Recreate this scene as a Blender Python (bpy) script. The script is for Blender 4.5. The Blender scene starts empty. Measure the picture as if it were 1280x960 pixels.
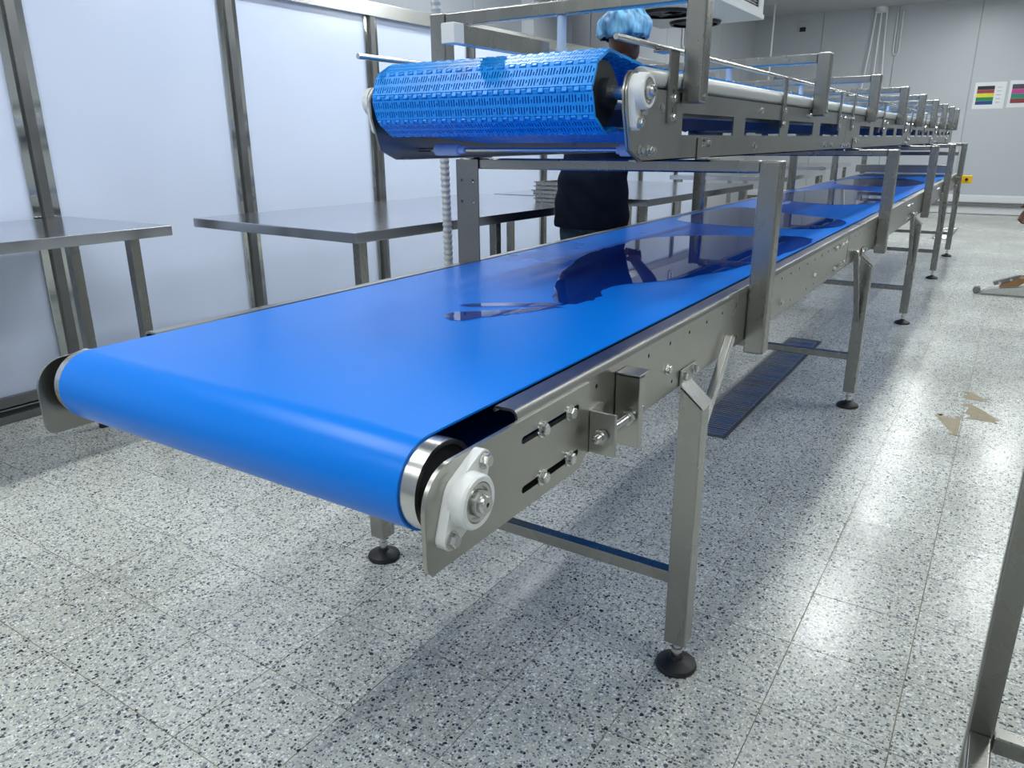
import bpy, bmesh, math, random
from mathutils import Vector, Matrix, noise as mnoise
random.seed(7)
PI = math.pi
C = bpy.context.scene.collection
sc = bpy.context.scene

# ------------------------------------------------------------------ camera
cd = bpy.data.cameras.new('camera'); cam = bpy.data.objects.new('camera', cd); C.objects.link(cam)
cd.sensor_width = 36.0; cd.lens = 940.0 / 1280.0 * 36.0
cd.clip_start = 0.05; cd.clip_end = 60
R3 = Matrix(((0.83917768, -0.16184418, 0.51921796), (0.54381725, 0.26130376, -0.79748551), (-0.00660522, 0.95159172, 0.30729394)))
cam.matrix_world = Matrix.Translation((0, 0, 1.17)) @ R3.to_4x4()
sc.camera = cam

# ------------------------------------------------------------------ world, exposure
w = bpy.data.worlds.new('world'); sc.world = w; w.use_nodes = True
w.node_tree.nodes['Background'].inputs[0].default_value = (0.75, 0.85, 1.0, 1)
w.node_tree.nodes['Background'].inputs[1].default_value = 0.25
sc.view_settings.view_transform = 'Standard'
sc.view_settings.look = 'None'
sc.view_settings.gamma = 1.0
sc.view_settings.exposure = 0.0
LAMP_W = 23.0          # power of each ceiling lamp
LAMP_COL = (0.96, 1.0, 0.985)
CEIL_Z = 3.2

# ------------------------------------------------------------------ materials
def nt(m):
    m.use_nodes = True
    n = m.node_tree.nodes; l = m.node_tree.links
    return n, l, n['Principled BSDF']
def mat(name, col, rough=0.5, metal=0.0, spec=0.5, emis=None, es=0.0, noise=0.0, nscale=8.0, bump=0.0, bscale=60.0, stretch=None, coat=0.0, rvar=0.0):
    m = bpy.data.materials.new(name); n, l, b = nt(m)
    b.inputs['Base Color'].default_value = (*col, 1)
    b.inputs['Roughness'].default_value = rough
    b.inputs['Metallic'].default_value = metal
    b.inputs['Specular IOR Level'].default_value = spec
    b.inputs['Coat Weight'].default_value = coat
    if emis: b.inputs['Emission Color'].default_value = (*emis, 1); b.inputs['Emission Strength'].default_value = es
    if noise or bump or rvar:
        tc = n.new('ShaderNodeTexCoord'); mp = n.new('ShaderNodeMapping')
        l.new(tc.outputs['Object'], mp.inputs[0])
        if stretch: mp.inputs['Scale'].default_value = stretch
    if noise or rvar:
        t = n.new('ShaderNodeTexNoise'); t.inputs['Scale'].default_value = nscale; t.inputs['Detail'].default_value = 5
        l.new(mp.outputs[0], t.inputs['Vector'])
    if noise:
        mx = n.new('ShaderNodeMix'); mx.data_type = 'RGBA'
        mx.inputs[6].default_value = (*[c * (1 - noise) for c in col], 1); mx.inputs[7].default_value = (*[min(1, c * (1 + noise)) for c in col], 1)
        l.new(t.outputs[0], mx.inputs[0]); l.new(mx.outputs[2], b.inputs['Base Color'])
    if rvar:
        mr = n.new('ShaderNodeMapRange'); mr.inputs[3].default_value = max(0, rough - rvar); mr.inputs[4].default_value = rough + rvar
        l.new(t.outputs[0], mr.inputs[0]); l.new(mr.outputs[0], b.inputs['Roughness'])
    if bump:
        t2 = n.new('ShaderNodeTexNoise'); t2.inputs['Scale'].default_value = bscale; t2.inputs['Detail'].default_value = 3
        l.new(mp.outputs[0], t2.inputs['Vector'])
        bp = n.new('ShaderNodeBump'); bp.inputs['Strength'].default_value = bump; bp.inputs['Distance'].default_value = 0.002
        l.new(t2.outputs[0], bp.inputs['Height']); l.new(bp.outputs[0], b.inputs['Normal'])
    return m
M = {}
M['steel'] = mat('brushed_steel', (.345, .34, .315), .27, 1.0, noise=.12, nscale=30, stretch=(.5, .5, .25), rvar=.05)
M['beam'] = mat('satin_steel_plate', (.40, .395, .365), .30, 1.0, noise=.14, nscale=12, stretch=(1, .6, .35), rvar=.07)
M['dark_steel'] = mat('dull_steel', (.25, .25, .25), .34, 1.0, noise=.2, nscale=9, rvar=.08)
M['dull'] = mat('grate_steel', (.62, .62, .60), .25, .9, noise=.3, nscale=20)
M['mirror'] = mat('polished_steel', (.55, .56, .54), .07, 1.0, noise=.1, nscale=6, bump=.15, bscale=5, rvar=.03)
M['top'] = mat('table_top_steel', (.56, .57, .60), .16, 1.0, noise=.08, nscale=5, rvar=.06, bump=.08, bscale=6)
M['chrome'] = mat('bright_steel', (.62, .62, .60), .24, 1.0, noise=.05, nscale=30)
M['white_plastic'] = mat('white_plastic', (.78, .80, .79), .32, noise=.04, nscale=20)
M['uhmw'] = mat('wear_strip_white', (.50, .52, .52), .35, noise=.05, nscale=12)
M['clear'] = mat('pale_blue_plastic', (.50, .62, .80), .25, noise=.05, nscale=20)
M['black'] = mat('black_rubber', (.012, .012, .013), .45, noise=.3, nscale=30)
M['dark'] = mat('dark_drum', (.02, .021, .024), .4, noise=.3, nscale=20)
M['link'] = mat('blue_modular_plastic', (.012, .33, .93), .36, noise=.08, nscale=25)
M['wall'] = mat('white_wall_panel', (.66, .74, .93), .13, noise=.03, nscale=3, rvar=.05)
M['backwall'] = mat('insulated_panel', (.52, .55, .59), .4, noise=.04, nscale=1.2)
M['ceil'] = mat('ceiling_panel', (.42, .43, .44), .5, noise=.04, nscale=1.2)
M['white'] = mat('white_paint', (.80, .82, .85), .35, noise=.03, nscale=5)
M['offwhite'] = mat('white_enamel', (.68, .71, .72), .4, noise=.05, nscale=6)
M['yellow'] = mat('yellow_plastic', (.85, .50, .01), .4, noise=.05, nscale=20)
M['red'] = mat('red_plastic', (.6, .02, .02), .4, noise=.05, nscale=20)
M['orange'] = mat('orange_brown_plastic', (.30, .16, .06), .5, noise=.2, nscale=30)
M['grout'] = mat('grout', (.30, .26, .19), .8, noise=.6, nscale=4)
M['stain'] = mat('tan_residue', (.31, .25, .15), .5, noise=.3, nscale=30)
M['navy'] = mat('navy_polo_cloth', (.003, .006, .018), .9, spec=.12, noise=.4, nscale=20, bump=.4, bscale=300)
M['jeans'] = mat('faded_denim', (.03, .055, .09), .85, spec=.2, noise=.5, nscale=12, bump=.5, bscale=400)
M['skin'] = mat('brown_skin', (.085, .035, .018), .5, noise=.15, nscale=20)
M['hair'] = mat('black_hair', (.008, .006, .005), .7, noise=.3, nscale=60)
M['eye'] = mat('eye_white', (.7, .7, .68), .2, noise=.02)
M['boot'] = mat('white_boot_rubber', (.6, .6, .58), .4, noise=.06)
M['lamp'] = mat('lamp_diffuser', (.9, .9, .9), .4, emis=(.93, .98, 1), es=9.0)
M['hose'] = mat('grey_conduit', (.55, .57, .60), .3, noise=.05)

def belt_mat():
    m = bpy.data.materials.new('blue_belt'); n, l, b = nt(m)
    tc = n.new('ShaderNodeTexCoord')
    t = n.new('ShaderNodeTexNoise'); t.inputs['Scale'].default_value = 1.6; t.inputs['Detail'].default_value = 4; l.new(tc.outputs['Object'], t.inputs['Vector'])
    r = n.new('ShaderNodeMapRange'); r.inputs[1].default_value = 0; r.inputs[2].default_value = 1; r.inputs[3].default_value = .22; r.inputs[4].default_value = .38
    l.new(t.outputs[0], r.inputs[0]); l.new(r.outputs[0], b.inputs['Roughness'])
    mx = n.new('ShaderNodeMix'); mx.data_type = 'RGBA'
    mx.inputs[6].default_value = (.001, .185, .76, 1); mx.inputs[7].default_value = (.002, .215, .84, 1)
    l.new(t.outputs[0], mx.inputs[0]); l.new(mx.outputs[2], b.inputs['Base Color'])
    t2 = n.new('ShaderNodeTexNoise'); t2.inputs['Scale'].default_value = 9; t2.inputs['Detail'].default_value = 6; l.new(tc.outputs['Object'], t2.inputs['Vector'])
    bp = n.new('ShaderNodeBump'); bp.inputs['Strength'].default_value = .03; bp.inputs['Distance'].default_value = .001
    b.inputs['Specular IOR Level'].default_value = .22
    return m
M['belt'] = belt_mat()

def water_mat():
    m = bpy.data.materials.new('water_film'); m.use_nodes = True
    n = m.node_tree.nodes; l = m.node_tree.links
    n.remove(n['Principled BSDF']); out = n['Material Output']
    tr = n.new('ShaderNodeBsdfTransparent'); gl = n.new('ShaderNodeBsdfGlossy'); gl.inputs['Roughness'].default_value = .015
    fr = n.new('ShaderNodeFresnel'); fr.inputs['IOR'].default_value = 1.9; tr.inputs['Color'].default_value = (.62, .68, .80, 1)
    tc = n.new('ShaderNodeTexCoord'); t = n.new('ShaderNodeTexNoise'); t.inputs['Scale'].default_value = 2.0
    l.new(tc.outputs['Object'], t.inputs['Vector'])
    bp = n.new('ShaderNodeBump'); bp.inputs['Strength'].default_value = .03; bp.inputs['Distance'].default_value = .01
    l.new(t.outputs[0], bp.inputs['Height']); l.new(bp.outputs[0], gl.inputs['Normal']); l.new(bp.outputs[0], fr.inputs['Normal'])
    gm = n.new('ShaderNodeNewGeometry'); fb = n.new('ShaderNodeMath'); fb.operation = 'SUBTRACT'; fb.inputs[0].default_value = 1.0; l.new(gm.outputs['Backfacing'], fb.inputs[1])
    fm = n.new('ShaderNodeMath'); fm.operation = 'MULTIPLY'; l.new(fr.outputs[0], fm.inputs[0]); l.new(fb.outputs[0], fm.inputs[1])
    mx = n.new('ShaderNodeMixShader'); l.new(fm.outputs[0], mx.inputs[0]); l.new(tr.outputs[0], mx.inputs[1]); l.new(gl.outputs[0], mx.inputs[2])
    l.new(mx.outputs[0], out.inputs[0])
    return m
M['water'] = water_mat()

def terrazzo():
    m = bpy.data.materials.new('terrazzo'); n, l, b = nt(m)
    g = n.new('ShaderNodeNewGeometry'); oi = n.new('ShaderNodeObjectInfo')
    sc_ = n.new('ShaderNodeVectorMath'); sc_.operation = 'SCALE'; sc_.inputs[3].default_value = 1.0
    cmb = n.new('ShaderNodeCombineXYZ'); mu = n.new('ShaderNodeMath'); mu.operation = 'MULTIPLY'; mu.inputs[1].default_value = 37.0
    l.new(oi.outputs['Random'], mu.inputs[0]); l.new(mu.outputs[0], cmb.inputs[2])
    ad = n.new('ShaderNodeVectorMath'); ad.operation = 'ADD'; l.new(g.outputs['Position'], ad.inputs[0]); l.new(cmb.outputs[0], ad.inputs[1])
    # warp a little so the chips are angular and uneven
    nz = n.new('ShaderNodeTexNoise'); nz.inputs['Scale'].default_value = 60; l.new(ad.outputs[0], nz.inputs['Vector'])
    sb = n.new('ShaderNodeVectorMath'); sb.operation = 'MULTIPLY_ADD'; sb.inputs[1].default_value = (.010, .010, .010)
    l.new(nz.outputs['Color'], sb.inputs[0]); l.new(ad.outputs[0], sb.inputs[2])
    def chips(scale, thr_d, prob, prev, ramp):
        v = n.new('ShaderNodeTexVoronoi'); v.feature = 'F1'; v.inputs['Scale'].default_value = scale; l.new(sb.outputs[0], v.inputs['Vector'])
        sp = n.new('ShaderNodeSeparateColor'); l.new(v.outputs['Color'], sp.inputs[0])
        a = n.new('ShaderNodeMath'); a.operation = 'LESS_THAN'; a.inputs[1].default_value = thr_d; l.new(v.outputs['Distance'], a.inputs[0])
        c = n.new('ShaderNodeMath'); c.operation = 'LESS_THAN'; c.inputs[1].default_value = prob; l.new(sp.outputs[0], c.inputs[0])
        d = n.new('ShaderNodeMath'); d.operation = 'MULTIPLY'; l.new(a.outputs[0], d.inputs[0]); l.new(c.outputs[0], d.inputs[1])
        cr = n.new('ShaderNodeValToRGB'); cr.color_ramp.interpolation = 'CONSTANT'
        e = cr.color_ramp.elements; e[0].position = 0; e[0].color = ramp[0][1]; e[1].position = ramp[1][0]; e[1].color = ramp[1][1]
        for p, col in ramp[2:]: x = e.new(p); x.color = col
        l.new(sp.outputs[1], cr.inputs[0])
        mx = n.new('ShaderNodeMix'); mx.data_type = 'RGBA'; l.new(d.outputs[0], mx.inputs[0]); l.new(prev, mx.inputs[6]); l.new(cr.outputs[0], mx.inputs[7])
        return mx.outputs[2]
    bn = n.new('ShaderNodeTexNoise'); bn.inputs['Scale'].default_value = 1.3; bn.inputs['Detail'].default_value = 5; l.new(g.outputs['Position'], bn.inputs['Vector'])
    bc = n.new('ShaderNodeMix'); bc.data_type = 'RGBA'; bc.inputs[6].default_value = (.52, .53, .465, 1); bc.inputs[7].default_value = (.65, .665, .605, 1)
    rr = n.new('ShaderNodeMapRange'); rr.inputs[1].default_value = .35; rr.inputs[2].default_value = .6; l.new(bn.outputs[0], rr.inputs[0]); l.new(rr.outputs[0], bc.inputs[0])
    g1 = (.42, .45, .44, 1); g2 = (.27, .29, .31, 1); g3 = (.10, .11, .13, 1); g4 = (.035, .035, .04, 1); w1 = (.86, .87, .86, 1); tan = (.45, .40, .31, 1)
    c = chips(230, .55, .50, bc.outputs[2], [(0, w1), (.25, g1), (.55, g2), (.82, g3), (.95, w1)])
    c = chips(125, .46, .46, c, [(0, g1), (.25, g2), (.50, g3), (.78, g4), (.88, w1), (.975, tan)])
    c = chips(62, .30, .16, c, [(0, g2), (.35, g3), (.70, g4), (.9, w1)])
    tv = n.new('ShaderNodeHueSaturation'); mr = n.new('ShaderNodeMapRange'); mr.inputs[3].default_value = .93; mr.inputs[4].default_value = 1.05
    l.new(oi.outputs['Random'], mr.inputs[0]); l.new(mr.outputs[0], tv.inputs['Value']); l.new(c, tv.inputs['Color']); l.new(tv.outputs[0], b.inputs['Base Color'])
    rn = n.new('ShaderNodeMapRange'); rn.inputs[1].default_value = .3; rn.inputs[2].default_value = .7; rn.inputs[3].default_value = .17; rn.inputs[4].default_value = .30
    l.new(bn.outputs[0], rn.inputs[0]); l.new(rn.outputs[0], b.inputs['Roughness'])
    n2 = n.new('ShaderNodeTexNoise'); n2.inputs['Scale'].default_value = 45; l.new(g.outputs['Position'], n2.inputs['Vector'])
    bp = n.new('ShaderNodeBump'); bp.inputs['Strength'].default_value = .18; bp.inputs['Distance'].default_value = .003
    l.new(n2.outputs[0], bp.inputs['Height']); l.new(bp.outputs[0], b.inputs['Normal'])
    return m
M['terrazzo'] = terrazzo()

def net_mat():
    m = bpy.data.materials.new('blue_hairnet'); n, l, b = nt(m)
    tc = n.new('ShaderNodeTexCoord')
    mp = n.new('ShaderNodeMapping'); mp.inputs['Scale'].default_value = (1, 1, .25); l.new(tc.outputs['Object'], mp.inputs[0])
    t = n.new('ShaderNodeTexNoise'); t.inputs['Scale'].default_value = 32; t.inputs['Detail'].default_value = 6; l.new(mp.outputs[0], t.inputs['Vector'])
    cr = n.new('ShaderNodeValToRGB'); e = cr.color_ramp.elements
    e[0].position = .38; e[0].color = (.015, .11, .26, 1); e[1].position = .68; e[1].color = (.22, .55, .85, 1)
    l.new(t.outputs[0], cr.inputs[0]); l.new(cr.outputs[0], b.inputs['Base Color'])
    b.inputs['Roughness'].default_value = .45
    bp = n.new('ShaderNodeBump'); bp.inputs['Strength'].default_value = .8; bp.inputs['Distance'].default_value = .006
    l.new(t.outputs[0], bp.inputs['Height']); l.new(bp.outputs[0], b.inputs['Normal'])
    return m
M['net'] = net_mat()

# ------------------------------------------------------------------ mesh helpers
def link(name, me, m, parent=None):
    o = bpy.data.objects.new(name, me); C.objects.link(o)
    if m is not None and not me.materials: me.materials.append(M[m] if isinstance(m, str) else m)
    if parent is not None: o.parent = parent
    return o
def obj(name, bm, m, parent=None, smooth=True, origin=None):
    me = bpy.data.meshes.new(name)
    bmesh.ops.recalc_face_normals(bm, faces=bm.faces)
    if origin is not None: bmesh.ops.translate(bm, verts=bm.verts, vec=-Vector(origin))
    bm.to_mesh(me); bm.free()
    if smooth:
        me.shade_smooth(); me.set_sharp_from_angle(angle=math.radians(32))
    o = link(name, me, m, parent)
    if smooth and len(me.polygons) < 3000:
        wn = o.modifiers.new('weighted', 'WEIGHTED_NORMAL'); wn.keep_sharp = True; wn.weight = 100
    if origin is not None: o.location = origin
    return o
def empty(name, loc=(0, 0, 0)):
    o = bpy.data.objects.new(name, None); C.objects.link(o); o.location = loc; return o
def tag(o, label, cat, group=None):
    o['label'] = label; o['category'] = cat
    if group: o['group'] = group
    return o
def struct(o): o['kind'] = 'structure'; return o
def NB(): return bmesh.new()
def box(bm, lo, hi, bev=0.0, seg=2):
    r = bmesh.ops.create_cube(bm, size=1)['verts']
    s = [hi[i] - lo[i] for i in range(3)]; c = [(hi[i] + lo[i]) / 2 for i in range(3)]
    bmesh.ops.scale(bm, vec=s, verts=r); bmesh.ops.translate(bm, vec=c, verts=r)
    if bev:
        es = set(e for v in r for e in v.link_edges)
        bmesh.ops.bevel(bm, geom=list(es), offset=bev, segments=seg, affect='EDGES', profile=.5)
    return bm
def bar(bm, p0, p1, w, h, up=(0, 0, 1), bev=0.0):
    p0, p1 = Vector(p0), Vector(p1); d = p1 - p0; L = d.length; d.normalize()
    s = d.cross(Vector(up)).normalized(); u = s.cross(d)
    t = NB(); box(t, (-w / 2, 0, -h / 2), (w / 2, L, h / 2), bev)
    mt = Matrix((s, d, u)).transposed().to_4x4(); mt.translation = p0
    merge(bm, t, mt); return bm
def merge(bm, t, mt=None):
    if mt is not None: bmesh.ops.transform(t, matrix=mt, verts=t.verts)
    me = bpy.data.meshes.new('tmp'); t.to_mesh(me); t.free(); bm.from_mesh(me); bpy.data.meshes.remove(me)
def frame(d):
    d = Vector(d).normalized(); a = Vector((0, 0, 1)) if abs(d.z) < .9 else Vector((0, 1, 0))
    x = a.cross(d).normalized(); y = d.cross(x); return x, y, d
def cyl(bm, p0, p1, r, seg=20, r2=None, bev=0.0):
    return lathe(bm, p0, Vector(p1) - Vector(p0), [(0, 0), (r - bev, 0), (r, bev), ((r2 or r), (Vector(p1) - Vector(p0)).length - bev), ((r2 or r) - bev, (Vector(p1) - Vector(p0)).length), (0, (Vector(p1) - Vector(p0)).length)] if bev else
                 [(0, 0), (r, 0), ((r2 or r), (Vector(p1) - Vector(p0)).length), (0, (Vector(p1) - Vector(p0)).length)], seg)
def lathe(bm, p, d, prof, seg=24):
    x, y, z = frame(d); p = Vector(p); rings = []
    for r, h in prof:
        if r < 1e-6: rings.append([bm.verts.new(p + z * h)])
        else: rings.append([bm.verts.new(p + z * h + (x * math.cos(a) + y * math.sin(a)) * r) for a in [2 * PI * i / seg for i in range(seg)]])
    for A, B in zip(rings, rings[1:]):
        for i in range(seg):
            j = (i + 1) % seg
            q = [A[i % len(A)], A[j % len(A)], B[j % len(B)], B[i % len(B)]]
            u = []
            for v in q:
                if v not in u: u.append(v)
            if len(u) > 2:
                try: bm.faces.new(u)
                except ValueError: pass
    return bm
def tube(bm, pts, r, seg=10):
    pts = [Vector(p) for p in pts]; rings = []
    x, y, z = frame(pts[1] - pts[0])
    for i, p in enumerate(pts):
        d = (pts[min(i + 1, len(pts) - 1)] - pts[max(i - 1, 0)]).normalized()
        x = (x - d * x.dot(d)).normalized(); y = d.cross(x)
        rr = r[i] if isinstance(r, (list, tuple)) else r
        rings.append([bm.verts.new(p + (x * math.cos(a) + y * math.sin(a)) * rr) for a in [2 * PI * k / seg for k in range(seg)]])
    for A, B in zip(rings, rings[1:]):
        for k in range(seg): bm.faces.new((A[k], A[(k + 1) % seg], B[(k + 1) % seg], B[k]))
    bm.faces.new(rings[0][::-1]); bm.faces.new(rings[-1]); return bm
def plate(bm, outer, holes, mp, nrm, t):
    """polygon with holes in 2D (u,v) -> mp(u,v) in 3D, extruded by t along nrm"""
    b = NB(); es = []
    for loop in [outer] + list(holes):
        vs = [b.verts.new(mp(*q)) for q in loop]
        es += [b.edges.new((vs[i], vs[(i + 1) % len(vs)])) for i in range(len(vs))]
    bmesh.ops.triangle_fill(b, use_beauty=True, use_dissolve=False, edges=es)
    r = bmesh.ops.extrude_face_region(b, geom=list(b.faces))
    bmesh.ops.translate(b, vec=Vector(nrm).normalized() * t, verts=[g for g in r['geom'] if isinstance(g, bmesh.types.BMVert)])
    bmesh.ops.recalc_face_normals(b, faces=b.faces)
    merge(bm, b); return bm
def ngon(cx, cy, r, n=8, a0=0): return [(cx + r * math.cos(a0 + 2 * PI * i / n), cy + r * math.sin(a0 + 2 * PI * i / n)) for i in range(n)]
def rect(a, b, c, d): return [(a, b), (c, b), (c, d), (a, d)]
def slot(x0, x1, y, h, n=5):
    r = h / 2
    return [(x0 + r - r * math.sin(PI * i / n), y - r * math.cos(PI * i / n)) for i in range(n + 1)] + [(x1 - r + r * math.sin(PI * i / n), y + r * math.cos(PI * i / n)) for i in range(n + 1)]
def bolt_bm(r=.009, h=.007, washer=True):
    bm = NB()
    if washer: lathe(bm, (0, 0, 0), (1, 0, 0), [(0, 0), (r * 1.35, 0), (r * 1.35, .0018), (0, .0018)], 14)
    lathe(bm, (0.0015, 0, 0), (1, 0, 0), [(0, 0), (r, 0), (r, h * .8), (r * .85, h), (0, h)], 6)
    return bm
_bolts = {}
def bolt(parent, p, r=.009, h=.007, side=1, name='bolt'):
    k = (r, h)
    if k not in _bolts:
        o = obj(name, bolt_bm(r, h), 'chrome', parent); _bolts[k] = o.data
    else: o = link(name, _bolts[k], None, parent)
    o.location = p; o.rotation_euler = (random.uniform(0, 1), 0, 0) if side > 0 else (random.uniform(0, 1), 0, PI)
    return o
YZ = lambda x: (lambda u, v: (x, u, v))

# ================================================================== SETTING
Y_BACK = 14.53; X_L = -4.3; X_R = 4.5; Y_N = -3.5
# floor: base slab with single terrazzo tiles of 25 cm
bm = NB(); box(bm, (X_L, Y_N, -.12), (X_R, Y_BACK, -.0025)); floor = struct(obj('floor', bm, 'grout'))
bm = NB(); hs = .25 / 2 - .0011
box(bm, (-hs, -hs, -.02), (hs, hs, 0)); tile_me = bpy.data.meshes.new('tile'); bm.to_mesh(tile_me); bm.free(); tile_me.materials.append(M['terrazzo'])
RT = R3.transposed()
def proj(p):
    v = RT @ (Vector(p) - Vector((0, 0, 1.17)))
    if v.z > -.05: return None
    return 640 + 940 * v.x / -v.z, 480 - 940 * v.y / -v.z, -v.z
cells = []
for i in range(-18, 18):
    for j in range(-17, 56):
        x = -.03 - .125 + .25 * i; y = .67 - .125 + .25 * j
        if x < X_L + .02 or x > X_R - .1 or y > Y_BACK - .1 or y < Y_N + .1: continue
        q = proj((x, y, 0)); vis = q is not None and -60 < q[0] < 1340 and 150 < q[1] < 1040
        cells.append((q[2] if vis else 99 + abs(x) + abs(y), x, y))
cells.sort()
for k, (d, x, y) in enumerate(cells[:300]):
    t = link('tile', tile_me, None, floor); t.location = (x, y, random.uniform(-.0004, .0001))
bm = NB()
for d, x, y in cells[300:]:
    vs = [bm.verts.new((x + a * hs, y + b * hs, z)) for z in (-.0025, 0) for a, b in ((-1, -1), (1, -1), (1, 1), (-1, 1))]
    bm.faces.new(vs[4:])
    for a in range(4): bm.faces.new((vs[a], vs[(a + 1) % 4], vs[4 + (a + 1) % 4], vs[4 + a]))
o = obj('far_tiles', bm, 'terrazzo', floor, smooth=False); o['kind'] = 'stuff'

bm = NB(); box(bm, (X_L - .1, Y_N, CEIL_Z), (X_R + .1, Y_BACK + .1, CEIL_Z + .1)); ceiling = struct(obj('ceiling', bm, 'ceil'))
for k in range(9):
    bm = NB(); y = Y_BACK - .1 - 1.2 * k
    box(bm, (X_L, y - 1.19, CEIL_Z - .02), (X_R, y, CEIL_Z - .0005), .004, 1); obj('panel', bm, 'ceil', ceiling)

# back wall with tall insulated panels
bm = NB(); box(bm, (X_L - .1, Y_BACK, 0), (X_R + .1, Y_BACK + .12, CEIL_Z)); wb = struct(obj('wall_back', bm, 'backwall'))
x = X_L
while x < X_R - .05:
    x2 = min(x + 1.15, X_R); bm = NB(); box(bm, (x + .004, Y_BACK - .02, .28), (x2 - .004, Y_BACK - .0005, CEIL_Z), .003, 1); obj('panel', bm, 'backwall', wb); x = x2
bm = NB(); box(bm, (X_L, Y_BACK - .10, 0), (X_R, Y_BACK - .02, .30), .02); struct(obj('baseboard_back', bm, 'white'))
bm = NB()
for z in (.125, .17): box(bm, (X_L, Y_BACK - .14, z), (X_R, Y_BACK - .101, z + .022), .003)
struct(obj('trim_1', bm, 'dark_steel'))
bm = NB(); box(bm, (X_R, Y_N, 0), (X_R + .1, Y_BACK, CEIL_Z)); struct(obj('wall_right', bm, 'backwall'))
bm = NB(); box(bm, (X_L - .1, Y_N - .1, 0), (X_R + .1, Y_N, CEIL_Z)); struct(obj('wall_front', bm, 'backwall'))
# far left wall of the hall behind the partition
bm = NB(); box(bm, (X_L - .1, Y_N, 0), (X_L, Y_BACK, CEIL_Z)); wl = struct(obj('wall_far_left', bm, 'backwall'))
y = 6.0
while y < Y_BACK - .1:
    y2 = min(y + 1.12, Y_BACK - .02); bm = NB(); box(bm, (X_L + .0005, y + .005, .02), (X_L + .02, y2 - .005, CEIL_Z), .003, 1); obj('panel', bm, 'backwall', wl); y = y2
bm = NB(); box(bm, (X_L + .02, 6.78, 0), (X_L + .16, 7.56, CEIL_Z), .01); struct(obj('trim_2', bm, 'white'))
# left partition of glossy white panels in a stainless frame
XW = -3.62
ypost = [1.755 + 1.09 * k for k in range(-4, 9)]
bm = NB(); box(bm, (XW - .07, Y_N, .0), (XW - .012, ypost[-1] + .06, .05)); wleft = struct(obj('wall_left', bm, 'white'))
for a, b in zip(ypost, ypost[1:]):
    bm = NB(); box(bm, (XW - .045, a, .04), (XW - .012, b, 1.96)); obj('panel', bm, 'wall', wleft)
for y in ypost:
    bm = NB(); box(bm, (XW - .012, y - .06, .0), (XW, y + .06, 1.96), .002, 1); p = obj('trim_plate', bm, 'mirror', wleft)
    bm = NB(); box(bm, (XW - .0, y - .021, .0), (XW + .018, y + .021, 1.96), .003); obj('post', bm, 'dark_steel', wleft)
bm = NB(); box(bm, (XW - .06, Y_N, 1.93), (XW + .022, ypost[-1] + .06, 2.015), .004); obj('top_rail', bm, 'chrome', wleft)
bm = NB(); box(bm, (XW - .01, Y_N, .055), (XW + .018, ypost[-1] + .06, .10), .003); obj('bottom_rail', bm, 'dark_steel', wleft)
bm = NB(); box(bm, (XW - .012, Y_N, .0), (XW + .075, ypost[-1] + .06, .035), .003); obj('kick_rail', bm, 'dark_steel', wleft)

# ================================================================== CEILING LAMPS (outside the frame)
def lamp(x, y, w=LAMP_W):
    r = tag(empty('ceiling_lamp', (x, y, CEIL_Z - .02)), 'unseen long white tube lamp fixed under the ceiling', 'lamp', 'ceiling tube lamps')
    bm = NB(); box(bm, (-.09, -.62, -.05), (.09, .62, -.002), .01); obj('housing', bm, 'white', r)
    bm = NB(); box(bm, (-.07, -.6, -.075), (.07, .6, -.0505), .01); obj('diffuser', bm, 'lamp', r)
    ld = bpy.data.lights.new('lamp_light', 'AREA'); ld.shape = 'RECTANGLE'; ld.size = .14; ld.size_y = 1.2; ld.energy = w; ld.color = LAMP_COL
    lo = bpy.data.objects.new('lamp_light', ld); C.objects.link(lo); lo.parent = r; lo.location = (0, 0, -.08)
for x, y in [(-.85, 3.6), (-.85, 6.7), (-.85, 9.8), (-.85, 12.8), (.42, 7.9), (.42, 11.4), (.9, 4.4), (-2.6, .4), (-2.6, 3.4), (-2.9, 5.2), (-2.6, 10.6), (-.6, -.5), (1.2, 1.2), (2.6, 6), (2.6, 10), (-2.6, -2), (1.6, -2)]:  # left row is added out of view to brighten the partition and left wall
    lamp(x, y, LAMP_W * (1.15 if x < -2 else 1.0))  # the added left row runs stronger than the other lamps

# ================================================================== LOWER CONVEYOR
XR, XLc = -.512, -1.368      # outer faces of the two side beams
ZB0, ZB1 = .69, .826
Y0, Y1 = .80, 9.25
lc = tag(empty('belt_conveyor', (-.94, 5, 0)), 'long lower conveyor with smooth wet blue belt on stainless legs', 'conveyor')
def P(name, bm, m, smooth=True):
    o = obj(name, bm, m, None, smooth); o.parent = lc; o.matrix_parent_inverse = lc.matrix_world.inverted() if False else Matrix.Translation((.94, -5, 0)); return o
def inv(o): o.matrix_parent_inverse = Matrix.Translation((.94, -5, 0)); return o
LEGS = [1.44, 3.57, 5.50, 7.50, 9.05]
POSTS = [1.86, 3.92, 5.90, 7.45, 9.0]
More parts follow.
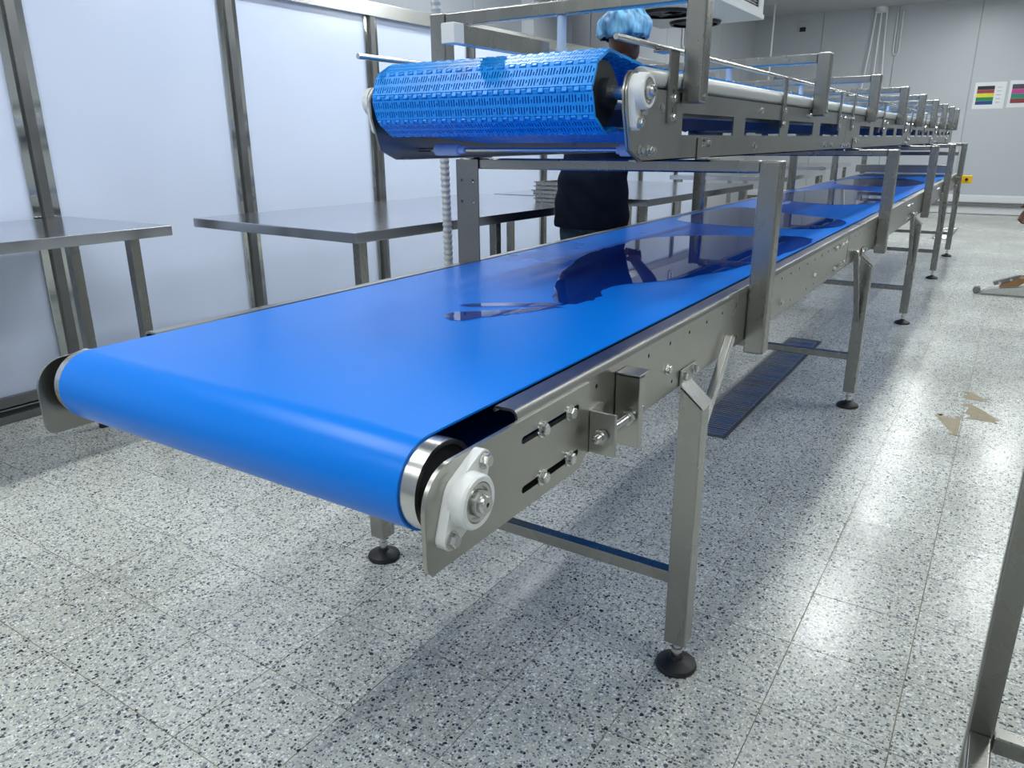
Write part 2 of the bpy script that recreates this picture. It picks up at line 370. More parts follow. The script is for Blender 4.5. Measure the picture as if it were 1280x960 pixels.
# side beams, C section with holes
for s, xo in ((1, XR), (-1, XLc)):
    bm = NB(); holes = []
    if s == 1:
        y = .93
        while y < 5.0:
            holes.append(ngon(y, .795, .0042, 6)); 
            if int(y * 10) % 3 != 0: holes.append(ngon(y + .02, .712, .0042, 6))
            y += .105
    holes += [slot(.80 + .004, .965, .782, .0115), slot(.80 + .004, .965, .708, .0115)]
    xx = xo - .004 * s
    plate(bm, rect(Y0, ZB0, Y1, ZB1 - .012), holes, YZ(min(xo, xx)), (1, 0, 0), .004)
    # rounded top flange, inner lip, bottom flange
    prof = [(0, -.012), (-.0015, -.006), (-.005, -.0015), (-.011, 0), (-.036, 0), (-.040, -.004), (-.040, -.009), (-.037, -.009), (-.036, -.004), (-.011, -.004), (-.0045, -.0075), (-.004, -.012)]
    pts = [(xo + u * s, ZB1 + v) for u, v in prof]
    for part in (pts, [(xo, ZB0), (xo - .035 * s, ZB0), (xo - .035 * s, ZB0 + .004), (xo, ZB0 + .004)]):
        A = [bm.verts.new((u, Y0, v)) for u, v in part]; B = [bm.verts.new((u, Y1, v)) for u, v in part]
        for i in range(len(part)):
            j = (i + 1) % len(part); bm.faces.new((A[i], A[j], B[j], B[i]))
        bm.faces.new(A); bm.faces.new(B[::-1])
    P('side_beam', bm, 'beam')
# slider bed under the belt
bm = NB(); box(bm, (XLc + .045, .86, ZB1 - .016), (XR - .045, Y1 - .1, ZB1 - .006)); P('slider_bed', bm, 'dark_steel')
# belt: closed loop
BX0, BX1 = -1.318, -.557
def belt_loop(off):
    r = .063; cy, cz = .665, ZB1 + .001 - .063
    L = [(cy + (Y1 - .1 - cy) * (i / 40), ZB1 + .001 + off) for i in range(41)]
    ce = (Y1 - .1, cz)
    L += [(ce[0] + (r + off) * math.cos(a), ce[1] + (r + off) * math.sin(a)) for a in [PI / 2 - PI * k / 16 for k in range(1, 16)]]
    L += [(ce[0] - (ce[0] - cy) * (i / 40), cz - r - off) for i in range(0, 41)]
    L += [(cy + (r + off) * math.cos(a), cz + (r + off) * math.sin(a)) for a in [-PI / 2 - PI * k / 28 for k in range(1, 28)]]
    return L
bm = NB(); out, inn = belt_loop(0.0), belt_loop(-.003); n = len(out); V = []
for X in (BX0, BX1):
    V.append(([bm.verts.new((X, *q)) for q in out], [bm.verts.new((X, *q)) for q in inn]))
for i in range(n):
    j = (i + 1) % n
    bm.faces.new((V[0][0][i], V[0][0][j], V[1][0][j], V[1][0][i])); bm.faces.new((V[0][1][j], V[0][1][i], V[1][1][i], V[1][1][j]))
    for S in V: bm.faces.new((S[0][i], S[0][j], S[1][j], S[1][i]))
P('belt', bm, 'belt')
# drum with dark hub and steel rim
cy, cz = .665, ZB1 + .001 - .063
bm = NB(); lathe(bm, (BX0 - .022, cy, cz), (1, 0, 0), [(.052, .004), (.0595, 0), (.0595, BX1 - BX0 + .047), (.053, BX1 - BX0 + .047), (.053, BX1 - BX0 + .030)], 64); P('drum', bm, 'chrome')
bm = NB(); lathe(bm, (BX1 + .006, cy, cz), (1, 0, 0), [(.054, 0), (.0525, .012), (.03, .014), (.02, .014)], 48); P('drum_cap', bm, 'dark')
bm = NB(); lathe(bm, (BX0 - .01, cy, cz), (-1, 0, 0), [(.054, 0), (.0525, .006), (.02, .008)], 48); P('drum_cap', bm, 'dark')
bm = NB(); cyl(bm, (XLc - .03, cy, cz), (XR + .03, cy, cz), .0125, 20); P('shaft', bm, 'chrome')
bm = NB(); cyl(bm, (BX0, Y1 - .1, cz), (BX1, Y1 - .1, cz), .058, 32); P('tail_drum', bm, 'chrome')
# slotted end plates
for s, xo in ((1, XR), (-1, XLc)):
    y0, y1, z0, z1 = .592, 1.0, .690, .812
    ol = []
    def arc(cx, cz_, r, a0, a1, k=6): return [(cx + r * math.cos(a0 + (a1 - a0) * i / k), cz_ + r * math.sin(a0 + (a1 - a0) * i / k)) for i in range(k + 1)]
    ol += arc(y0 + .016, z0 + .016 - .012, .016, -PI / 2, -PI, 4)[:] 
    ol += arc(y0 + .052, z1 - .052, .052, PI, PI / 2, 8)
    ol += [(y1, z1), (y1, z0 + .01), (y1 - .03, z0 - .012)]
    bm = NB(); holes = [slot(.80, .965, .782, .011), slot(.80, .965, .708, .011)]
    plate(bm, ol[::-1], holes, YZ(xo if s == 1 else xo - .006), (1, 0, 0), .006)
    if s < 0:
        pass
    o = P('end_plate', bm, 'beam')
    for (yy, zz) in ((.855, .782), (.935, .782), (.855, .708), (.935, .708)):
        inv(bolt(lc, (xo + .006 * s, yy, zz), .0095, .008, s))
# white oval flange bearings
def flange_bearing(parent, place, p, s, tilt, scale=1.0, lobes=2):
    bm = NB(); k = scale; dl = .052 if lobes == 2 else .062
    ol = []
    for i in range(48):
        a = 2 * PI * i / 48; c_, s_ = math.cos(a), math.sin(a)
        r1 = .034; d = .052
        # hull of centre circle and two end circles
        best = max(((abs(c_) * d if True else 0) + .0125), r1 * 1.0) if False else None
        sup = max(r1, (abs(c_) if lobes == 2 else c_) * dl + .0135)
        ol.append((a, sup))
    # support function -> outline points
    pts = []
    N = len(ol)
    for i in range(N):
        a, h = ol[i]; h2 = ol[(i + 1) % N][1]; h0 = ol[i - 1][1]; dh = (h2 - h0) / (2 * 2 * PI / N)
        pts.append((h * math.cos(a) - dh * math.sin(a), h * math.sin(a) + dh * math.cos(a)))
    ct, st = math.cos(tilt), math.sin(tilt)
    rotp = lambda u, v: ((u * ct - v * st) * k, (u * st + v * ct) * k)
    m2 = lambda u, v: (p[0], p[1] + rotp(u, v)[0], p[2] + rotp(u, v)[1])
    plate(bm, pts, [], m2, (s, 0, 0), .014 * k)
    lathe(bm, p, (s, 0, 0), [(.036 * k, .010 * k), (.0345 * k, .028 * k), (.032 * k, .031 * k), (.026 * k, .031 * k), (.025 * k, .022 * k), (0, .022 * k)], 40)
    h = place(obj('bearing_housing', bm, 'white_plastic', parent))
    bm = NB()
    lathe(bm, (p[0] + s * .0, p[1], p[2]), (s, 0, 0), [(.0245 * k, .022 * k), (.0245 * k, .030 * k), (.021 * k, .030 * k), (.020 * k, .027 * k), (.017 * k, .027 * k), (.016 * k, .037 * k), (.0115 * k, .037 * k), (.0112 * k, .041 * k), (.010 * k, .043 * k), (.003 * k, .043 * k), (.003 * k, .036 * k), (0, .036 * k)], 36)
    i_ = obj('bearing_insert', bm, 'chrome', h)
    for e, eo in (((1, 0), (-1, 0)) if lobes == 2 else ((1, 0), (.62, .012))):
        u, v = rotp(dl * e, eo)
        b_ = link('bolt', bolt(parent, (0, 0, 0), .0085 * k, .008, s).data, None, h) if False else obj('bolt', bolt_bm(.0085 * k, .008), 'chrome', h)
        b_.location = (p[0] + s * .014 * k, p[1] + u, p[2] + v)
        if s < 0: b_.rotation_euler = (0, 0, PI)
    return h
flange_bearing(lc, inv, (XR + .006, cy - .008, cz - .004), 1, math.radians(48), 1.0)
flange_bearing(lc, inv, (XLc - .006, cy - .008, cz - .004), -1, math.radians(48), 1.0)
# belt take-up: welded tab on the plate, tube stub on the beam, threaded rod through both
for s, xo in ((1, XR), (-1, XLc)):
    bm = NB(); xa, xb = (xo + .006, xo + .052) if s > 0 else (xo - .052, xo - .006)
    box(bm, (xa, 1.0, .694), (xb, 1.007, .765), .002); box(bm, (xo if s > 0 else xo - .006, .998, .694), (xo + .006 if s > 0 else xo, 1.05, .765)); P('tension_tab', bm, 'beam')
    bm = NB(); xa, xb = (xo + .0005, xo + .045) if s > 0 else (xo - .045, xo - .0005)
    box(bm, (xa, 1.105, .672), (xb, 1.125, .800), .002); box(bm, (xa, 1.105, .794), (xb, 1.150, .801), .002); P('tension_block', bm, 'beam')
    xm = xo + .03 * s
    bm = NB()
    for k in range(26):
        pass
    prof = [(0, 0)]
    for k in range(44): prof += [(.0062, .004 * k + .001), (.0072, .004 * k + .003)]
    prof.append((0, .178)); lathe(bm, (xm, .975, .728), (0, 1, 0), prof, 12); P('tension_rod', bm, 'chrome')
    for yy in (.988, 1.008, 1.088, 1.126):
        bm = NB(); lathe(bm, (xm, yy, .728), (0, 1, 0), [(.0075, 0), (.0125, .0), (.0135, .0015), (.0135, .009), (.0125, .0105), (.0075, .0105)], 6); P('nut', bm, 'chrome')
# legs
def foot_bm(zs=.05):
    bm = NB(); lathe(bm, (0, 0, 0), (0, 0, 1), [(0, 0), (.046, 0), (.048, .005), (.045, .012), (.030, .020), (.016, .024), (.013, .030), (0, .030)], 32); return bm
foot_me = None; stem_me = None
for i, y in enumerate(LEGS):
    for s, xo in ((1, XR), (-1, XLc)):
        x0, x1 = (xo + .001, xo + .051) if s > 0 else (xo - .051, xo - .001)
        zt, zb = ZB0 + .004, .072
        bm = NB(); box(bm, (x0, y - .025, zb), (x1, y + .025, zt - .005), .004)
        # slanted top: lower the outer side
        for v in bm.verts:
            if v.co.z > .4:
                f = (v.co.x - xo) * s; v.co.z -= f * .85
        leg = P('leg', bm, 'steel')
        bm = NB(); d = .051 * .85
        bar(bm, ((xo + .000 * s), y, zt + .0025), (xo + .056 * s, y, zt - .056 * .85 + .0025), .054, .004, (0, 0, 1)); o = obj('sloped_cap', bm, 'chrome', leg)
        xm = (x0 + x1) / 2
        bm = NB()
        if foot_me is None: f = obj('foot_pad', foot_bm(), 'black', leg); foot_me = f.data
        else: f = link('foot_pad', foot_me, None, leg)
        f.location = (xm, y, 0)
        bm = NB(); lathe(bm, (xm, y, .027), (0, 0, 1), [(0, 0), (.009, 0), (.009, .014), (.0125, .0145), (.0125, .024), (.0085, .0245), (.0085, .046), (.013, .0461), (.013, .05), (0, .05)], 12); obj('stem', bm, 'chrome', leg)
        # bracket bolted over the beam edge
        bm = NB(); box(bm, (xo + .0005 if s > 0 else xo - .0045, y - .03, ZB0 - .004), (xo + .0045 if s > 0 else xo - .0005, y + .06, ZB0 + .034), .001, 1); P('leg_bracket', bm, 'beam')
        for yy in (y - .018, y + .046): inv(bolt(lc, (xo + .0045 * s, yy, ZB0 + .020), .0085, .007, s))
    bm = NB(); z = .235 if i != 99 else .2
    box(bm, (XLc - .004, y - .015, z - .015), (XR + .004, y + .015, z + .015), .003); P('cross_brace', bm, 'steel')
    # small second rod brace along the beam
    if i == 0: a, b = (XR + .012, 1.70, .735), (XR + .012, 1.478, .50)
    else: a, b = (XR + .010, y - .22, .735), (XR + .020, y - .027, .40)
    bm = NB(); bar(bm, a, b, .022, .005, (0, 1, 0), .0015); bar(bm, (a[0] + .009, a[1] - .006, a[2]), (b[0] + .009, b[1] - .006, b[2]), .005, .02, (0, 1, 0), .0015); P('diagonal_brace', bm, 'chrome' if i == 0 else 'steel')
    if i == 0:
        a, b = (XLc - .012, 1.70, .735), (XLc - .012, 1.478, .50); bm = NB(); bar(bm, a, b, .022, .005, (0, 1, 0), .0015); P('diagonal_brace', bm, 'steel')
# beam joints: rows of bolts on splice plates
for yj in (3.05, 5.15, 7.0):
    for dz, rows in ((.79, 4), (.715, 4)):
        for k in range(rows): inv(bolt(lc, (XR, yj + (k - 1.5) * .062, dz), .008, .007, 1))
    bm = NB(); box(bm, (XR - .0005, yj + .15, ZB0), (XR + .0006, yj + .153, ZB1 - .01)); P('seam', bm, 'dark')
for yy, zz in ((1.34, .745), (2.2, .725), (2.62, .74)): inv(bolt(lc, (XR, yy, zz), .008, .007, 1))
# uprights and the cross bars carrying the upper conveyor
for i, y in enumerate(POSTS):
    bm = NB(); box(bm, (XR - .001, y - .0, .655), (XR + .049, y + .05, 1.123), .006, 3); P('upright_post', bm, 'steel')
    if i < 1:
        bm = NB(); plate(bm, rect(-1.40, .655, -1.325, 1.12), [ngon(-1.385, z, .005, 8) for z in (1.06, 1.0)] + [ngon(-1.342, z, .005, 8) for z in (1.06, 1.0)], lambda u, v: (u, y, v), (0, 1, 0), .004)
        box(bm, (-1.404, y, .655), (-1.400, y + .05, 1.12)); P('upright_post', bm, 'dark_steel')
    else:
        bm = NB(); box(bm, (XLc - .049, y, .655), (XLc + .001, y + .05, 1.12), .006, 3); P('upright_post', bm, 'steel')
    bm = NB(); box(bm, (-1.398 if i < 1 else XLc, y + .006, 1.093), (XR - .0005, y + .042, 1.123), .005, 3); P('cross_bar', bm, 'steel')
bm = NB(); box(bm, (XLc + .02, 8.3, .86), (XR - .03, 8.9, .875), .003); P('cover_plate', bm, 'steel')
bm = NB(); box(bm, (XLc + .02, 8.28, .86), (XR - .03, 8.31, .93), .003); P('cover_plate', bm, 'beam')
bm = NB(); box(bm, (XLc, 8.7, 1.01), (XR, 8.75, 1.045), .003); P('cross_bar', bm, 'dark_steel')

# ================================================================== UPPER CONVEYOR
uc = tag(empty('modular_conveyor', (-1.0, 5, 1.12)), 'upper conveyor with slotted light blue plastic belt and portal hoops', 'conveyor')
MU = Matrix.Translation((1.0, -5, -1.12))
def U(name, bm, m, smooth=True): o = obj(name, bm, m, uc, smooth); o.matrix_parent_inverse = MU; return o
def invU(o): o.matrix_parent_inverse = MU; return o
XP, XQ = -.665, -1.33
YE = 9.75
mods = [(1.425, 3.72, [(1.745, 2.125), (2.23, 2.61), (2.715, 3.08), (3.20, 3.57)]),
        (3.725, 5.80, [(4.07, 4.36), (4.48, 4.81), (4.94, 5.24), (5.35, 5.66)]),
        (5.805, 7.85, [(6.08, 6.36), (6.50, 6.80), (6.92, 7.19), (7.34, 7.64)]),
        (7.855, YE, [(8.02, 8.28), (8.42, 8.68), (8.82, 9.08), (9.2, 9.45)])]
for s, xo in ((1, XP), (-1, XQ)):
    for mi, (ya, yb, win) in enumerate(mods):
        if mi == 0:
            ol = [(ya + .085, 1.127), (yb, 1.127), (yb, 1.272), (1.53, 1.272), (1.50, 1.288), (1.472, 1.302), (1.450, 1.300), (1.435, 1.288), (1.425, 1.262), (1.428, 1.225), (1.452, 1.150)]
        else: ol = rect(ya, 1.127, yb, 1.272)
        bm = NB(); plate(bm, ol, [rect(a, 1.181, b, 1.228) for a, b in win], YZ(xo - .004 if s > 0 else xo), (1, 0, 0), .004)
        xi = xo - .03 * s
        box(bm, (min(xo, xi), ya + (.1 if mi == 0 else 0), 1.127), (max(xo, xi), yb, 1.130)); U('side_plate', bm, 'beam')
        if s > 0 and mi > 0:
            for z in (1.143, 1.255):
                for k in range(4): invU(bolt(uc, (xo, ya + (k - 1.5) * .05, z), .007, .006, 1))
    # end reinforcement plate, thicker
    bm = NB(); plate(bm, [(1.512, 1.130), (1.60, 1.130), (1.60, 1.268), (1.535, 1.270), (1.50, 1.286), (1.472, 1.300), (1.452, 1.298), (1.438, 1.286), (1.4275, 1.262), (1.431, 1.225), (1.455, 1.152)], [], YZ(xo + .0005 if s > 0 else xo - .0045), (1, 0, 0), .004)
    U('end_plate', bm, 'beam')
    # wear strip tube along the top edge
    bm = NB(); xs = xo - .0212 * s
    y = 1.53
    cyl(bm, (xs, 1.545, 1.2945), (xs, YE - .05, 1.2945), .0205, 20, bev=.002); U('wear_strip', bm, 'uhmw')
    bm = NB(); box(bm, (xs - .010, 1.60, 1.2725), (xs + .010, YE, 1.278)); U('strip_carrier', bm, 'dark')
    # horizontal inner beam seen through the windows
    bm = NB(); xa = xo - .05 * s; box(bm, (min(xa, xa - .03 * s), 1.7, 1.222), (max(xa, xa - .03 * s), YE - .1, 1.262), .002); U('inner_rail', bm, 'beam')
for y in [1.72 + .98 * k for k in range(9)]:
    bm = NB(); box(bm, (XQ + .001, y, 1.20), (XP - .001, y + .03, 1.24), .003); U('cross_member', bm, 'dark_steel')
# bolts on the near plate
for yy, zz in ((1.515, 1.255), (1.545, 1.253), (1.500, 1.150), (1.545, 1.149), (1.562, 1.149), (1.495, 1.205), (2.37, 1.250), (3.0, 1.25), (2.33, 1.150), (3.3, 1.148), (3.42, 1.147), (1.608, 1.237), (4.3, 1.25), (4.9, 1.25), (6.3, 1.25), (6.9, 1.25)):
    invU(bolt(uc, (XP + (.005 if yy < 1.6 else 0), yy, zz), .008, .008, 1))
# feet brackets on the cross bars
for y in POSTS:
    for s, xo in ((1, XP), (-1, XQ)):
        xa, xb = (xo + .0005, xo + .0045) if s > 0 else (xo - .0045, xo - .0005)
        bm = NB(); box(bm, (xa, y - .01, 1.1235), (xb, y + .085, 1.175), .001, 1); xc_ = xo + .03 * s
        box(bm, (min(xa, xc_), y - .01, 1.1235), (max(xb, xc_), y + .085, 1.1275), .001, 1); U('foot_bracket', bm, 'beam')
        for d in (.018, .06): invU(bolt(uc, (xo + .0045 * s, y + d, 1.162), .008, .007, s))
# drive shaft, sprockets
UCY, UCZ, UR = 1.468, 1.262, .080
bm = NB(); cyl(bm, (XQ - .02, UCY, UCZ), (XP + .02, UCY, UCZ), .0125, 20); U('drive_shaft', bm, 'chrome')
for k in range(5):
    bm = NB(); x = -1.26 + k * .125; cyl(bm, (x, UCY, UCZ), (x + .03, UCY, UCZ), .064, 10); cyl(bm, (x - .02, UCY, UCZ), (x + .05, UCY, UCZ), .03, 16); U('sprocket', bm, 'dark')
# bearings
def lobed_bearing(xo, s):
    h = flange_bearing(uc, invU, (xo, UCY, UCZ), s, math.radians(-97), .98, 1)
    return h
lobed_bearing(XP + .0045, 1); lobed_bearing(XQ - .0045, -1)
# modular belt links
def link_bm():
    bm = NB(); W0, W1 = -1.285, -.715; pitch = .0566
    hp = pitch / 2
    N = 84; dx = (W1 - W0) / N; holes = []
    plates = [(0, 28), (28, 56), (56, 84)]
    for a, b in plates:
        xa, xb = W0 + a * dx + (.0004 if a else 0), W0 + b * dx - (.0004 if b < N else 0)
        holes = []
        for i in range(a, b):
            x = W0 + (i + .5) * dx
            lg = (i % 4 != 3)
            for sg in (1, -1):
                v0, v1 = (.0035, .0135) if lg else (.0065, .0115)
                j = (i if sg > 0 else i + 2) % 4 != 3
                v0, v1 = (.0030, .0172) if j else (.0045, .0115)
                lo, hi = (v0, v1) if sg > 0 else (-v1, -v0)
                holes.append([(x - .0018, lo), (x + .0012, lo), (x + .0022, hi), (x - .0008, hi)])
        plate(bm, rect(xa, -.0215, xb, .0215), holes, lambda u, v: (u, v, -.006), (0, 0, 1), .006)
    kp = dx * 4
    for k in range(21):
        x = W0 + k * kp
        box(bm, (x + .001, .0214, -.0085), (x + kp * .48, hp + .0036, -.0007), .0012, 1)
        box(bm, (x + kp * .52, -hp - .0036, -.0085), (x + kp - .001, -.0214, -.0007), .0012, 1)
    return bm
pitch = .0566
link0 = U('belt_link', link_bm(), 'link', smooth=False); link_me = link0.data
pos = []   # (y, z, angle)
apo = UR
# decagon around the shaft
A9 = 2 * PI / 9; OFF = math.radians(7)
ap = pitch / (2 * math.tan(PI / 9))
front = []
for k in range(0, 5):
    a = PI / 2 + k * A9 + A9 / 2 + OFF
    front.append((UCY + ap * math.cos(a), UCZ + ap * math.sin(a), a - PI / 2))
nf = len(front)
pos += front
a = PI / 2 + A9 / 2 + OFF
# vertex where the polygon meets the top run
rc = pitch / (2 * math.sin(PI / 9))
va = a - A9 / 2; vy, vz = UCY + rc * math.cos(va), UCZ + rc * math.sin(va)
# first top link slopes gently down to the deck level, then flat
y, z = vy, vz; ang = math.radians(-6)
ntop = int((YE - .15 - vy) / pitch)
for k in range(min(ntop, 160)):
    if k > 2: ang = 0.0
    y2, z2 = y + pitch * math.cos(ang), z + pitch * math.sin(ang)
    pos.append(((y + y2) / 2, (z + z2) / 2, ang)); y, z = y2, z2
va = a + 4.5 * A9; y, z = UCY + rc * math.cos(va), UCZ + rc * math.sin(va)
nret = min(298 - len(pos), int((YE - .2 - y) / pitch))
for k in range(nret):
    ang = math.radians(-4) if k < 6 else 0
    y2, z2 = y + pitch * math.cos(ang), z + pitch * math.sin(ang)
    pos.append(((y + y2) / 2, (z + z2) / 2, ang + PI)); y, z = y2, z2
for k, (yy, zz, an) in enumerate(pos):
    o = link0 if k == 0 else invU(link('belt_link', link_me, None, uc))
    o.location = (0, yy, zz); o.rotation_euler = (an, 0, 0)
if y < YE - .2:
    bm = NB(); kk = 0
    while y + pitch < YE - .1:
        box(bm, (-1.285, y + .001, z), (-.715, y + pitch - .001, z + .007)); y += pitch
    o = U('far_belt_links', bm, 'link'); o['kind'] = 'stuff'
# return roller on a thin rod
bm = NB(); cyl(bm, (XQ + .005, 1.60, 1.150), (XP - .005, 1.60, 1.150), .005, 12); U('roller_rod', bm, 'chrome')
for x in (-1.27, -.72):
    bm = NB(); sx = .075 if x < -1 else -.03
    cyl(bm, (x, 1.60, 1.150), (x + sx, 1.60, 1.150), .014, 20, bev=.002); cyl(bm, (x + sx, 1.60, 1.150), (x + sx * 1.25, 1.60, 1.150), .009, 16); U('roller', bm, 'clear')
# guide rods and their slotted brackets
bm = NB(); cyl(bm, (-.695, 1.445, 1.362), (-.695, YE, 1.362), .0065, 12, bev=.001); U('guide_rod', bm, 'chrome')
bm = NB(); cyl(bm, (-1.30, 1.365, 1.356), (-1.30, YE, 1.356), .0065, 12, bev=.001); U('guide_rod', bm, 'chrome')
for yb in (1.645, 2.61, 3.52, 3.82, 4.75, 5.7, 6.0, 6.9, 7.8, 8.1, 9.0):
    for s, xo in ((1, XP), (-1, XQ)):
        xa = xo + .0005 if s > 0 else xo - .0045
        wd = .05 if yb < 2 else .035
        bm = NB(); plate(bm, rect(yb, 1.205, yb + wd, 1.352), [slot(0, .0, 0, 0)] if False else [rect(yb + wd * .45, 1.255, yb + wd * .55, 1.275), rect(yb + wd * .45, 1.222, yb + wd * .55, 1.238)], YZ(xa), (1, 0, 0), .004)
        xg = -.702 if s > 0 else -1.308
        box(bm, (min(xa, xg), yb, 1.350), (max(xa + .004, xg + .014), yb + wd, 1.3555), .001, 1); U('guide_bracket', bm, 'steel')
        if s > 0:
            for z in (1.257, 1.218): invU(bolt(uc, (xo + .0045, yb + wd * .5, z), .0075, .006, 1))
# portal hoops
HOOPS = [1.725, 3.02, 4.18, 5.25, 6.25, 7.2, 8.1, 8.9, 9.6]
for i, y in enumerate(HOOPS):
    up = .031 if i == 0 else 0.0
    hp = U('hoop_post', box(NB(), (XP + .001, y, 1.248), (XP + .048, y + .045, 1.462 + up), .006, 3), 'steel')
    U('hoop_post', box(NB(), (XQ - .048, y, 1.248), (XQ + .002, y + .045, 1.462 + up), .006, 3), 'steel')
    U('hoop_bar', box(NB(), (XQ + .002, y + .004, 1.427 + up), (XP + .001, y + .036, 1.459 + up), .004, 3), 'steel')
    bm = NB(); cyl(bm, (-.985, y + .02, 1.385), (-.985, y + .02, 1.4268 + up), .011, 16); cyl(bm, (-.985, y + .02, 1.372), (-.985, y + .02, 1.385), .015, 16); U('hanger_peg', bm, 'clear')
    invU(bolt(uc, (XP + .048, y + .022, 1.262), .005, .004, 1))
# short hanging tube with a white end cap over the belt
bm = NB(); plate(bm, rect(-1.035, 1.363, -1.005, 1.398), [], lambda u, v: (u, 1.36, v), (0, 1, 0), .36); U('lane_tube', bm, 'steel')
U('tube_cap', box(NB(), (-1.037, 1.335, 1.361), (-1.003, 1.37, 1.400), .002), 'white_plastic')
bm = NB(); box(bm, (-1.004, 1.70, 1.366), (-.955, 1.76, 1.371), .001, 1); box(bm, (-.959, 1.70, 1.345), (-.955, 1.76, 1.371), .001, 1); U('hanger_clip', bm, 'dark_steel')
for y in [2.9 + 1.1 * k for k in range(6)]:
    U('lane_tube', box(NB(), (-1.0, y, 1.358), (-.97, y + .5, 1.372), .003), 'steel')

# ================================================================== WATER ON THE BELT
ZW = ZB1 + .0022
def puddle(pts, label, seed, jit=.006):
    rnd = random.Random(seed); P_ = [Vector((*p, 0)) for p in pts]; n = len(P_); out = []
    for i in range(n):   # Catmull-Rom outline with small irregularity
        a, b, c, d = P_[i - 1], P_[i], P_[(i + 1) % n], P_[(i + 2) % n]
        for k in range(5):
            t = k / 5
            q = .5 * ((2 * b) + (c - a) * t + (2 * a - 5 * b + 4 * c - d) * t * t + (3 * b - a - 3 * c + d) * t ** 3)
            out.append((min(BX1 - .004, max(BX0 + .004, q.x + rnd.uniform(-jit, jit))), q.y + rnd.uniform(-jit, jit)))
    bm = NB(); plate(bm, out, [], lambda u, v: (u, v, ZB1 + .0016), (0, 0, 1), .0006)
    cx, cy_ = sum(p[0] for p in out) / len(out), sum(p[1] for p in out) / len(out)
    return tag(obj('water_puddle', bm, 'water', origin=(cx, cy_, ZB1 + .0016)), label, 'puddle')
puddle([(-.85, 1.48), (-.78, 1.44), (-.76, 1.53), (-.79, 1.68), (-.68, 1.89), (-.61, 2.16), (-.575, 2.46), (-.565, 2.80), (-.64, 2.93), (-.83, 2.87), (-1.02, 2.73), (-1.11, 2.57), (-1.11, 2.37), (-1.1, 2.13), (-1.0, 1.8)],
       'large mirror-like pool of water on the blue belt reflecting the navy shirt', 1)
puddle([(-.968, 1.33), (-.96, 1.30), (-.80, 1.405), (-.81, 1.43)], 'thin streak of water on the blue belt, longer and farther of the two glints', 2, .004)
puddle([(-.95, 1.22), (-.90, 1.18), (-.86, 1.25), (-.80, 1.36), (-.78, 1.40), (-.81, 1.39), (-.86, 1.33)], 'small ragged splash of water nearest the camera on the blue belt', 3, .007)
puddle([(-1.25, 3.3), (-.9, 3.15), (-.62, 3.25), (-.60, 3.6), (-.85, 3.8), (-1.2, 4.1), (-1.28, 3.8)], 'wide pool of water on the belt just behind the first upright', 4)
puddle([(-1.22, 4.8), (-.8, 4.5), (-.6, 4.9), (-.7, 5.6), (-1.1, 5.9), (-1.28, 5.4)], 'pool of water halfway along the lower belt', 5)
puddle([(-1.2, 6.6), (-.75, 6.4), (-.62, 7.1), (-.9, 7.8), (-1.25, 7.4)], 'pool of water near the far end of the lower belt', 6)

# ================================================================== TABLES
def table(loc, rot, L, W, H, label, legs, cat='table', m='top', thick=.04, under=True, lt=.04):
    """origin at the near right corner on the floor, extends -x by W and +y by L"""
    r = tag(empty('steel_table', loc), label, cat, 'stainless work tables'); r.rotation_euler.z = rot
    bm = NB(); box(bm, (-W, 0, H - thick), (0, L, H), .003); obj('tabletop', bm, m, r)
    for (x, y) in legs:
        bm = NB(); box(bm, (x - lt / 2, y - lt / 2, .04), (x + lt / 2, y + lt / 2, H - thick), .003); lg = obj('leg', bm, 'steel', r)
        bm = NB(); lathe(bm, (x, y, 0), (0, 0, 1), [(0, 0), (.022, 0), (.022, .012), (.012, .02), (.012, .042), (0, .042)], 16); obj('foot', bm, 'black', lg)
    return r
table((-2.80, 1.82, 0), math.radians(0), -2.2, .77, .86, 'steel table at the left edge of the photo, nearest along the white partition', [(-.06, -.14), (-.36, -.22), (-.06, -2.1), (-.70, -2.1)])
table((-2.02, 2.05, 0), math.radians(-3.5), 1.95, 1.07, .85, 'polished steel table left of the blue modular belt, carrying the tray stack', [(-.06, .07), (-.06, .92), (-.06, 1.88), (-1.0, 1.88)])
table((-1.73, 4.08, 0), math.radians(-2), 1.85, 1.08, .85, 'steel table with glossy top right behind the standing worker', [(-.06, .07), (-1.0, .07), (-.06, 1.0), (-.06, 1.78), (-1.0, 1.78)])
table((-1.72, 7.1, 0), 0, 1.7, 1.08, .85, 'steel table seen under the upper conveyor, second from the far end', [(-.06, .07), (-1.0, .07), (-.06, 1.62), (-1.0, 1.62)])
table((-1.9, 9.7, 0), 0, 1.6, 1.0, .86, 'farthest steel table of the row by the left wall', [(-.06, .07), (-.94, .07), (-.06, 1.52), (-.94, 1.52)])
# foreground table on the right, only its far left leg and brace show
rt = tag(empty('steel_table', (.105, 1.38, 0)), 'steel table frame at the bottom right corner, only its leg and brace in view', 'table', 'stainless work tables')
obj('tabletop', box(NB(), (-.035, -1.3, .86), (.75, .035, .90), .003), 'top', rt)
for x, y in ((0, 0), (.7, 0), (0, -1.25), (.7, -1.25)):
    lg = obj('leg', box(NB(), (x - .02, y - .02, .04), (x + .02, y + .02, .86), .004, 3), 'steel', rt)
    bm = NB(); lathe(bm, (x, y, 0), (0, 0, 1), [(0, 0), (.025, 0), (.025, .012), (.012, .02), (.012, .042), (0, .042)], 16); obj('foot', bm, 'black', lg)
obj('brace', box(NB(), (.02, -.018, .125), (.68, .018, .16), .004, 3), 'steel', rt)
obj('brace', box(NB(), (-.018, -1.23, .125), (.018, -.02, .16), .004, 3), 'steel', rt)

